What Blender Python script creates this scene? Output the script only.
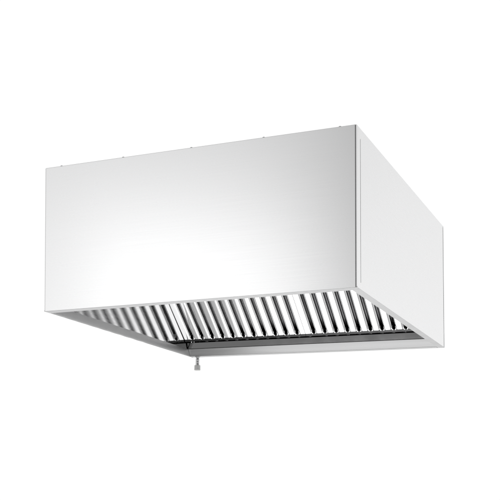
import bpy, bmesh, math
from mathutils import Vector, Matrix

C = bpy.context.scene
for o in list(bpy.data.objects):
    bpy.data.objects.remove(o)

# ------------------------------------------------------------------ camera
Z0 = 2.0                       # mounting height of the hood's lower edge
YAW, PITCH, ROLL = 0.40124, 0.03675, -0.01283
cz, sz = math.cos(YAW), math.sin(YAW)
cx, sx = math.cos(PITCH), math.sin(PITCH)
cr, sr = math.cos(ROLL), math.sin(ROLL)
Rm = (Matrix(((cz, -sz, 0), (sz, cz, 0), (0, 0, 1))) @
      Matrix(((1, 0, 0), (0, cx, -sx), (0, sx, cx))) @
      Matrix(((cr, 0, sr), (0, 1, 0), (-sr, 0, cr))))
right, fwd, up = Rm.col[0], Rm.col[1], Rm.col[2]
M = Matrix.Identity(4)
for i in range(3):
    M[i][0], M[i][1], M[i][2] = right[i], up[i], -fwd[i]
M[0][3], M[1][3], M[2][3] = 1.84427, -2.70687, -0.62163 + Z0
cd = bpy.data.cameras.new('camera')
cam = bpy.data.objects.new('camera', cd)
C.collection.objects.link(cam)
cam.matrix_world = M
cd.sensor_width = 36
cd.lens = 1058.383 / 500 * 36
cd.shift_y = (478.184 - 250) / 500
cd.clip_end = 200
C.camera = cam

# ------------------------------------------------------------------ world: white studio, darker behind the photographer
FW = Vector((-0.39, 0.92, 0.30)).normalized()
DK = Vector((0.39, -0.92, 0.22)).normalized()
w = bpy.data.worlds.new('World'); C.world = w; w.use_nodes = True
nt = w.node_tree; nt.nodes.clear()
def wn(t, **k):
    n = nt.nodes.new(t)
    for a, b in k.items(): setattr(n, a, b)
    return n
tc = wn('ShaderNodeTexCoord')
def dot(v):
    n = wn('ShaderNodeVectorMath', operation='DOT_PRODUCT')
    nt.links.new(tc.outputs['Generated'], n.inputs[0]); n.inputs[1].default_value = v
    return n.outputs['Value']
def ramp(val, a, b, va, vb):
    n = wn('ShaderNodeMapRange', interpolation_type='SMOOTHSTEP')
    nt.links.new(val, n.inputs['Value'])
    n.inputs['From Min'].default_value = a; n.inputs['From Max'].default_value = b
    n.inputs['To Min'].default_value = va; n.inputs['To Max'].default_value = vb
    return n.outputs['Result']
def math_(op, a, b):
    n = wn('ShaderNodeMath', operation=op)
    for i, q in enumerate((a, b)):
        if isinstance(q, float): n.inputs[i].default_value = q
        else: nt.links.new(q, n.inputs[i])
    return n.outputs[0]
BRIGHT = 1.03
dz = dot((0, 0, 1))
room = math_('MULTIPLY', ramp(dz, 0.12, 0.62, 1.21, 0.50), ramp(dot(DK), 0.74, 0.96, 1.0, 0.10))   # ceiling and the dark side
room = math_('MULTIPLY', room, ramp(dot(Vector((-1, -0.05, 0.12)).normalized()), 0.78, 0.97, 1.0, 0.55))      # added dark lobe on the left, greys the front panel's left bend
room = math_('MULTIPLY', room, ramp(dz, -0.45, -0.10, 0.45, 1.0))                                   # floor
back = ramp(dot(FW), 0.72, 0.82, 0.0, 1.0)                                                         # the white cyclorama
mixn = wn('ShaderNodeMix', data_type='FLOAT')
nt.links.new(back, mixn.inputs[0]); nt.links.new(room, mixn.inputs[2]); mixn.inputs[3].default_value = 1.0
bg = wn('ShaderNodeBackground'); ou = wn('ShaderNodeOutputWorld')
bg.inputs['Strength'].default_value = BRIGHT
nt.links.new(mixn.outputs[0], bg.inputs['Color']); nt.links.new(bg.outputs[0], ou.inputs['Surface'])

# ------------------------------------------------------------------ lamps: studio softboxes
def softbox(name, loc, target, sx_, sy_, radiance):
    l = bpy.data.lights.new(name, 'AREA'); l.shape = 'RECTANGLE'
    l.size, l.size_y = sx_, sy_
    l.energy = radiance * math.pi * sx_ * sy_
    o = bpy.data.objects.new(name, l); C.collection.objects.link(o)
    o.location = loc
    d = Vector(target) - Vector(loc)
    o.rotation_euler = d.to_track_quat('-Z', 'Y').to_euler()
    return o
softbox('floor_softbox', (0.35, 0.8, Z0 - 1.2), (0.35, 0.801, Z0), 1.3, 1.9, 1.8)
softbox('key_softbox', (-0.90, -3.0, Z0 + 0.63), (0.4, 0, Z0 + 0.2), 1.7, 1.0, 0.54)

C.view_settings.view_transform = 'Standard'
C.view_settings.look = 'None'
C.view_settings.exposure = 0
C.view_settings.gamma = 1

# ------------------------------------------------------------------ materials
def steel(name, base, rough, grain=(1, 1, 1), amt=0.04, bump=0.0, aniso=0.0):
    m = bpy.data.materials.new(name); m.use_nodes = True
    t = m.node_tree; b = t.nodes['Principled BSDF']
    b.inputs['Metallic'].default_value = 1.0
    b.inputs['Base Color'].default_value = (base, base, base * 1.004, 1)
    b.inputs['Anisotropic'].default_value = aniso
    tcn = t.nodes.new('ShaderNodeTexCoord'); mp = t.nodes.new('ShaderNodeMapping')
    mp.inputs['Scale'].default_value = grain
    nz = t.nodes.new('ShaderNodeTexNoise'); nz.inputs['Scale'].default_value = 1.0
    nz.inputs['Detail'].default_value = 4
    t.links.new(tcn.outputs['Object'], mp.inputs['Vector']); t.links.new(mp.outputs[0], nz.inputs['Vector'])
    mr = t.nodes.new('ShaderNodeMapRange')
    mr.inputs['From Min'].default_value = 0.3; mr.inputs['From Max'].default_value = 0.7
    mr.inputs['To Min'].default_value = rough - amt; mr.inputs['To Max'].default_value = rough + amt
    t.links.new(nz.outputs['Fac'], mr.inputs['Value']); t.links.new(mr.outputs[0], b.inputs['Roughness'])
    if bump:
        bp = t.nodes.new('ShaderNodeBump'); bp.inputs['Strength'].default_value = bump
        bp.inputs['Distance'].default_value = 0.001
        t.links.new(nz.outputs['Fac'], bp.inputs['Height']); t.links.new(bp.outputs[0], b.inputs['Normal'])
    return m
BRUSH = steel('brushed_steel', 0.74, 0.27, (4, 4, 420), 0.013, 0.004)
POLISH = steel('polished_steel', 0.50, 0.07, (4, 4, 300), 0.012)
BAFFLE = steel('bright_baffle_steel', 0.74, 0.13, (300, 5, 5), 0.02)
DULL = steel('dull_steel', 0.47, 0.46, (30, 30, 30), 0.05)
SHADE = steel('shaded_channel_steel', 0.32, 0.35, (20, 20, 20), 0.05)  # dark base colour carries the shade inside the slots
RAIL = steel('rail_steel', 0.24, 0.10, (20, 20, 20), 0.03)  # base darkened to stand in for the dim reflection on the rails
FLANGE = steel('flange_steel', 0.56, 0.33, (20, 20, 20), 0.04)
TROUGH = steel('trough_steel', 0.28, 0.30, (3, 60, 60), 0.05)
RIVET = steel('rivet_steel', 0.50, 0.35, (200, 200, 200), 0.05)
def plastic(name, col, rough):
    m = bpy.data.materials.new(name); m.use_nodes = True
    t = m.node_tree; b = t.nodes['Principled BSDF']
    nz = t.nodes.new('ShaderNodeTexNoise'); nz.inputs['Scale'].default_value = 120
    mr = t.nodes.new('ShaderNodeMapRange')
    mr.inputs['To Min'].default_value = rough - 0.08; mr.inputs['To Max'].default_value = rough + 0.08
    t.links.new(nz.outputs['Fac'], mr.inputs['Value']); t.links.new(mr.outputs[0], b.inputs['Roughness'])
    b.inputs['Base Color'].default_value = col
    return m
CAP = plastic('pale_cap_plastic', (0.50, 0.50, 0.49, 1), 0.45)

# ------------------------------------------------------------------ geometry helpers
D, H = 1.05049, 0.44045
CORN = {(0, 0, 1): (-.0012, -.0008, 0), (1, 0, 1): (-.0033, -.002, .0024), (1, 0, 0): (.0015, .0006, -.0004),
        (0, 0, 0): (.0033, .0026, -.0014), (1, 1, 1): (-.0018, .0008, -.0044), (1, 1, 0): (.0051, .0017, -.0035),
        (0, 1, 0): (-.0038, -.0031, .0076), (0, 1, 1): (0, 0, 0)}
def warp(p):
    """the sheet-metal box is a few millimetres out of square"""
    u = (p[0], p[1] / D, p[2] / H)
    d = Vector((0, 0, 0))
    for k, v in CORN.items():
        f = 1.0
        for a in range(3): f *= u[a] if k[a] else 1 - u[a]
        d += f * Vector(v)
    return Vector(p) + d

class MB:
    def __init__(s): s.v, s.f, s.m = [], [], []
    def add(s, vs, fs, mat=0):
        n = len(s.v); s.v += [tuple(q) for q in vs]
        for f in fs: s.f.append([n + i for i in f]); s.m.append(mat)
    def box(s, x0, x1, y0, y1, z0, z1, mat=0):
        vs = [(x, y, z) for x in (x0, x1) for y in (y0, y1) for z in (z0, z1)]
        s.add(vs, [(0, 1, 3, 2), (4, 6, 7, 5), (0, 4, 5, 1), (2, 3, 7, 6), (0, 2, 6, 4), (1, 5, 7, 3)], mat)
    def prism(s, poly, a, b, fn, mat=0):
        """closed 2-D polygon swept from a to b; fn(p, t) -> 3-D point"""
        n = len(poly)
        vs = [fn(p, a) for p in poly] + [fn(p, b) for p in poly]
        fs = [(i, (i + 1) % n, n + (i + 1) % n, n + i) for i in range(n)]
        fs += [tuple(range(n))[::-1], tuple(range(n, 2 * n))]
        s.add(vs, fs, mat)
    def strip(s, outer, inner, a, b, fn, mo=0, mi=0):
        """thick open sheet: outer and inner polylines of equal length swept from a to b"""
        n = len(outer)
        vs = [fn(p, a) for p in outer] + [fn(p, b) for p in outer] + [fn(p, a) for p in inner] + [fn(p, b) for p in inner]
        for i in range(n - 1):
            pass
        base = len(s.v); s.v += [tuple(q) for q in vs]
        def F(ids, m): s.f.append([base + i for i in ids]); s.m.append(m)
        for i in range(n - 1):
            F((i, i + 1, n + i + 1, n + i), mo)
            F((2 * n + i, 3 * n + i, 3 * n + i + 1, 2 * n + i + 1), mi)
            F((i, 2 * n + i, 2 * n + i + 1, i + 1), mo)
            F((n + i, n + i + 1, 3 * n + i + 1, 3 * n + i), mo)
        F((0, n, 3 * n, 2 * n), mo); F((n - 1, 3 * n - 1, 4 * n - 1, 2 * n - 1), mo)
    def tube(s, pts, r, seg=8, mat=0, closed=False):
        pts = [Vector(p) for p in pts]; n = len(pts); base = len(s.v)
        ref = None
        for i, p in enumerate(pts):
            a = pts[max(i - 1, 0)]; b = pts[min(i + 1, n - 1)]
            t = (b - a).normalized()
            if ref is None:
                ref = t.orthogonal().normalized()
            ref = (ref - t * ref.dot(t)).normalized(); bi = t.cross(ref)
            for k in range(seg):
                an = 2 * math.pi * k / seg
                s.v.append(tuple(p + r * (math.cos(an) * ref + math.sin(an) * bi)))
        for i in range(n - 1):
            for k in range(seg):
                k2 = (k + 1) % seg
                s.f.append([base + i * seg + k, base + i * seg + k2, base + (i + 1) * seg + k2, base + (i + 1) * seg + k]); s.m.append(mat)
        s.f.append([base + k for k in range(seg)][::-1]); s.m.append(mat)
        s.f.append([base + (n - 1) * seg + k for k in range(seg)]); s.m.append(mat)
    def lathe(s, prof, cx_, cy_, seg=24, mat=0):
        base = len(s.v); n = len(prof)
        for r, z in prof:
            for k in range(seg):
                an = 2 * math.pi * k / seg
                s.v.append((cx_ + r * math.cos(an), cy_ + r * math.sin(an), z))
        for i in range(n - 1):
            for k in range(seg):
                k2 = (k + 1) % seg
                s.f.append([base + i * seg + k, base + i * seg + k2, base + (i + 1) * seg + k2, base + (i + 1) * seg + k]); s.m.append(mat)
        s.f.append([base + k for k in range(seg)][::-1]); s.m.append(mat)
        s.f.append([base + (n - 1) * seg + k for k in range(seg)]); s.m.append(mat)
    def build(s, name, mats, parent=None, bevel=0.0, sharp=35, top_bevel=0.0):
        if not isinstance(mats, (list, tuple)): mats = [mats]
        off = Vector((0, 0, 0))
        q = parent
        while q is not None: off += q.location; q = q.parent
        me = bpy.data.meshes.new(name)
        me.from_pydata([tuple(warp(v) + Vector((0, 0, Z0)) - off) for v in s.v], [], s.f)
        for m in mats: me.materials.append(m)
        for p, mi in zip(me.polygons, s.m): p.material_index = mi
        bm = bmesh.new(); bm.from_mesh(me)
        bmesh.ops.recalc_face_normals(bm, faces=bm.faces)
        for f in bm.faces: f.smooth = True
        for e in bm.edges:
            if len(e.link_faces) == 2 and e.calc_face_angle(0) > math.radians(sharp): e.smooth = False
        if top_bevel:                                   # the folded upper edge is slightly rounded
            lay = bm.edges.layers.float.new('bevel_weight_edge')
            bm.verts.ensure_lookup_table()
            def rim(v):
                q = s.v[v.index]
                return abs(q[2] - H) < 1e-6 and (min(q[0], 1 - q[0]) < 1e-6 or min(q[1], D - q[1]) < 1e-6 or
                       abs(math.hypot(min(q[0], 1 - q[0]) - RB, min(q[1], D - q[1]) - RB) - RB) < 1e-6)
            for e in bm.edges:
                if rim(e.verts[0]) and rim(e.verts[1]) and len(e.link_faces) == 2 and e.calc_face_angle(0) > 0.6: e[lay] = 1.0
        bm.to_mesh(me); bm.free()
        o = bpy.data.objects.new(name, me); C.collection.objects.link(o)
        o.parent = parent
        if top_bevel:
            b = o.modifiers.new('rounded_edge', 'BEVEL'); b.width = top_bevel; b.segments = 3
            b.limit_method = 'WEIGHT'; b.harden_normals = True
        if bevel:
            b = o.modifiers.new('bevel', 'BEVEL'); b.width = bevel; b.segments = 2
            b.limit_method = 'ANGLE'; b.angle_limit = math.radians(50); b.harden_normals = True
        return o

def thing(name, loc, label, cat, group=None):
    o = bpy.data.objects.new(name, None); C.collection.objects.link(o)
    o.location = loc; o.empty_display_size = 0.1
    o['label'] = label; o['category'] = cat
    if group: o['group'] = group
    return o

def arc(cx_, cy_, r, a0, a1, n=10):
    return [(cx_ + r * math.cos(math.radians(a0 + (a1 - a0) * i / n)), cy_ + r * math.sin(math.radians(a0 + (a1 - a0) * i / n))) for i in range(n + 1)]
def vert(p, z): return (p[0], p[1], z)
def along(p, x): return (x, p[0], p[1])

T = 0.002                      # sheet thickness
RB = 0.006                     # bend radius
SEAM0, SEAM1 = 0.0305, 0.0335  # seam between wrapped front sheet and side sheet

# ------------------------------------------------------------------ the hood
hood = thing('exhaust_hood', (0.5, 0.525, Z0),
             'big boxy stainless steel exhaust hood with open underside and small drain at the rear', 'exhaust hood')

# front panel, wrapped round both front corners
m = MB()
outer = [(0, SEAM0)] + arc(RB, RB, RB, 180, 270) + arc(1 - RB, RB, RB, 270, 360) + [(1, SEAM0)]
inner = [(T, SEAM0)] + arc(RB, RB, RB - T, 180, 270) + arc(1 - RB, RB, RB - T, 270, 360) + [(1 - T, SEAM0)]
m.strip(outer, inner, 0.0, H, vert, 0, 1)
m.build('front_panel', [BRUSH, POLISH], hood, top_bevel=0.0016)

# side panels
for side in (0, 1):
    m = MB()
    def S(p, z): return ((1 - p[0]) if side else p[0], p[1], z)
    ye = D - 0.0180
    m.strip([(0, SEAM1), (0, ye)], [(T, SEAM1), (T, ye)], 0.0, H, S, 0, 1)
    # joggled tongue behind the seam
    m.strip([(T + .0002, 0.014), (T + .0002, 0.07)], [(2 * T, 0.014), (2 * T, 0.07)], 0.02, H - 0.012, S, 1, 1)
    # the seam is closed at its two ends
    for z0, z1 in ((0.0, 0.018), (H - 0.03, H)):
        x0, x1 = (1 - T, 1) if side else (0, T)
        m.box(x0, x1, SEAM0, SEAM1, z0, z1)
    m.build('side_panel', [BRUSH, POLISH], hood, top_bevel=0.0016)
    # folded hem along the lower inner edge
    m = MB()
    def S2(p, y): return ((1 - p[0]) if side else p[0], y, p[1])
    hem = [(0.0012, 0.0006), (0.0045, 0.0016), (0.0050, 0.004), (0.0050, 0.025), (0.0042, 0.0272), (T + .0001, 0.0275), (T + .0001, 0.001)]
    m.prism(hem, 0.003, D - 0.02, S2)
    m.build('hem', DULL, hood)

# back panel with its folded returns
m = MB()
ys = D - 0.0125
outer = [(0, ys)] + arc(RB, D - RB, RB, 180, 90) + arc(1 - RB, D - RB, RB, 90, 0) + [(1, ys)]
inner = [(T, ys)] + arc(RB, D - RB, RB - T, 180, 90) + arc(1 - RB, D - RB, RB - T, 90, 0) + [(1 - T, ys)]
m.strip(outer, inner, 0.0, H, vert, 0, 1)
m.build('back_panel', [BRUSH, POLISH], hood, top_bevel=0.0016)

# top panel, a little below the upper edge, and the blanking sheet above the filters
m = MB(); m.box(T + .0004, 1 - T - .0004, T + .0004, D - T - .0004, H - 0.006, H - 0.0035)
m.build('top_panel', BRUSH, hood)
m = MB(); m.box(T + .0004, 1 - T - .0004, 0.560, 0.575, 0.352, H - 0.0065)
m.build('blanking_panel', POLISH, hood)

# turned-in bottom flanges: front, right, back
m = MB(); m.prism([(0.0015, -0.0006), (0.0315, -0.0006), (0.033, 0.0004), (0.033, 0.0034), (0.0022, 0.0034), (0.0008, 0.0006)], 0.0012, 0.9995, along)
m.build('rim_flange', FLANGE, hood)
m = MB()
def yext(p, y): return (p[0], y, p[1])
m.prism([(0.9992, -0.0002), (0.9760, -0.0002), (0.9745, 0.0010), (0.9745, 0.0040), (0.9948, 0.0040)], 0.0332, D - 0.001, yext)
m.build('rim_flange', FLANGE, hood)
m = MB(); m.prism([(D - 0.001, 0.0003), (D - 0.027, 0.0003), (D - 0.027, 0.0035), (D - 0.003, 0.0035)], 0.0055, 0.9742, along)
m.build('rim_flange', FLANGE, hood)

# grease trough along the back and the rail the filters stand on
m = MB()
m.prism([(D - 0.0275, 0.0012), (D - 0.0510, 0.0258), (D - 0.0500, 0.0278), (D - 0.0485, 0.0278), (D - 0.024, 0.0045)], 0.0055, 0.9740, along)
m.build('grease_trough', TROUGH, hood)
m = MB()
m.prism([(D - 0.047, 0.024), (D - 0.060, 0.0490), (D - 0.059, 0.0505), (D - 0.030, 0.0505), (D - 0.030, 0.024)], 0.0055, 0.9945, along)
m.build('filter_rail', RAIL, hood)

# drain spout and its pale cap
px, py = 0.0325, 1.031
m = MB()
m.lathe([(0.0100, 0.004), (0.0100, -0.002), (0.0068, -0.004), (0.0068, -0.012), (0.0076, -0.013), (0.0076, -0.015),
         (0.0068, -0.016), (0.0068, -0.020), (0.0076, -0.021), (0.0076, -0.023), (0.0068, -0.024), (0.0068, -0.028), (0.0076, -0.029), (0.0076, -0.031), (0.0068, -0.032), (0.0068, -0.040)], px, py)
pipe = m.build('drain_spout', steel('spout_steel', 0.55, 0.3, (60, 60, 60), 0.05), hood)
m = MB()
m.lathe([(0.0094, -0.0345), (0.0118, -0.0360), (0.0120, -0.0380), (0.0115, -0.0400), (0.0120, -0.0420), (0.0115, -0.0440), (0.0120, -0.0460),
         (0.0115, -0.0480), (0.0120, -0.0500), (0.0118, -0.0545), (0.0103, -0.0555)], px, py)
m.build('drain_cap', CAP, pipe)

# rivet heads standing up along the front top edge
for x in (0.0575, 0.2735, 0.4992, 0.7255, 0.9505):
    m = MB()
    m.lathe([(0.0046, H - 0.004), (0.0046, H + 0.0004), (0.0038, H + 0.0020), (0.0022, H + 0.0029), (0.0006, H + 0.0032)], x, 0.0062, 16)
    m.build('rivet', RIVET, hood)

# ------------------------------------------------------------------ the two baffle filters
TH = math.radians(40)
NB = 11
GAP = 0.0112
def baffle_filter(x0, width, label):
    root = thing('baffle_filter', (x0 + width / 2, 0.97, Z0 + 0.06), label, 'grease filter', 'baffle filters side by side in the hood')
    pitch = width / 11.5
    L = 0.50
    slots = [x0 + (0.75 + i) * pitch for i in range(NB)]
    def P(p, v): return (p[0], 0.97 - v * math.cos(TH) - p[1] * math.sin(TH), 0.06 + v * math.sin(TH) - p[1] * math.cos(TH))
    def bar(c0, c1):
        """raised baffle: rounded shoulders and turned-back flanges"""
        r = 0.0100
        o = [(c0, -0.024)] + arc(c0 + r, -r, r, 180, 90, 8) + arc(c1 - r, -r, r, 90, 0, 8) + [(c1, -0.024)]
        t = 0.0010
        i_ = [(c0 + t, -0.024)] + arc(c0 + r, -r, r - t, 180, 90, 8) + arc(c1 - r, -r, r - t, 90, 0, 8) + [(c1 - t, -0.024)]
        mb = MB(); mb.strip(o, i_, 0.0, L, P, 0, 0)
        # closed lower end
        mb.add([P(p, 0.0003) for p in o], [tuple(range(len(o)))])
        return mb
    # frame: two stiles level with the baffles, bottom rail, top rail, back tray
    f = MB()
    for c0, c1 in ((x0 + .0003, slots[0] - GAP / 2), (slots[-1] + GAP / 2, x0 + width - .0003)):
        r = 0.0006
        q = [(c0, -0.02)] + arc(c0 + r, -r, r, 180, 90, 4) + arc(c1 - 0.01, -0.01, 0.01, 90, 0, 8) + [(c1, -0.02)]
        if c0 > x0 + .1:
            q = [(c0, -0.02)] + arc(c0 + 0.01, -0.01, 0.01, 180, 90, 8) + arc(c1 - r, -r, r, 90, 0, 4) + [(c1, -0.02)]
        f.prism(q, 0.0, L, P)
    f.prism([(x0 + .0006, -0.045), (x0 + width - .0006, -0.045), (x0 + width - .0006, -0.047), (x0 + .0006, -0.047)], 0.004, L, P)
    f.prism([(x0 + .0006, -0.002), (x0 + width - .0006, -0.002), (x0 + width - .0006, -0.047), (x0 + .0006, -0.047)], L - 0.012, L + 0.002, P)
    f.build('frame', BAFFLE, root)
    f = MB()
    f.prism([(0.9725, 0.0605), (0.9735, 0.0515), (0.995, 0.066), (0.990, 0.073)], x0 + .0006, x0 + width - .0006, along)
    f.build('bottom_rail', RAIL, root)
    for i in range(NB - 1):
        bar(slots[i] + GAP / 2, slots[i + 1] - GAP / 2).build('baffle', BAFFLE, root)
    # rear channels seen through the slots, each with a bright rounded lip at its foot
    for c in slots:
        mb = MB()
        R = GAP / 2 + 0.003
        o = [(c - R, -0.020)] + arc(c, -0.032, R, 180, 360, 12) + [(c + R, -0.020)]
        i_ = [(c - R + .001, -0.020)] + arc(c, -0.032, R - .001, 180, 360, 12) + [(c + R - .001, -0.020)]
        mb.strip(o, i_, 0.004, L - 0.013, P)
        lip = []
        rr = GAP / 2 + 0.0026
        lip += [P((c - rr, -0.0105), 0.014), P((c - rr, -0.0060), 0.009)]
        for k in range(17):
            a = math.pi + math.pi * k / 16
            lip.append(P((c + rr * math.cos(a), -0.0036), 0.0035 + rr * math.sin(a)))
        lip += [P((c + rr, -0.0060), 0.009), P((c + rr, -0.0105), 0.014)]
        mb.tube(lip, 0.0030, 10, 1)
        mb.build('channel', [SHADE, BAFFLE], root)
    return root
baffle_filter(0.0040, 0.4958, 'bright steel baffle filter next to the mirror-like inner left wall, above the drain')
baffle_filter(0.5002, 0.4970, 'bright steel baffle filter next to the right side panel, away from the drain')
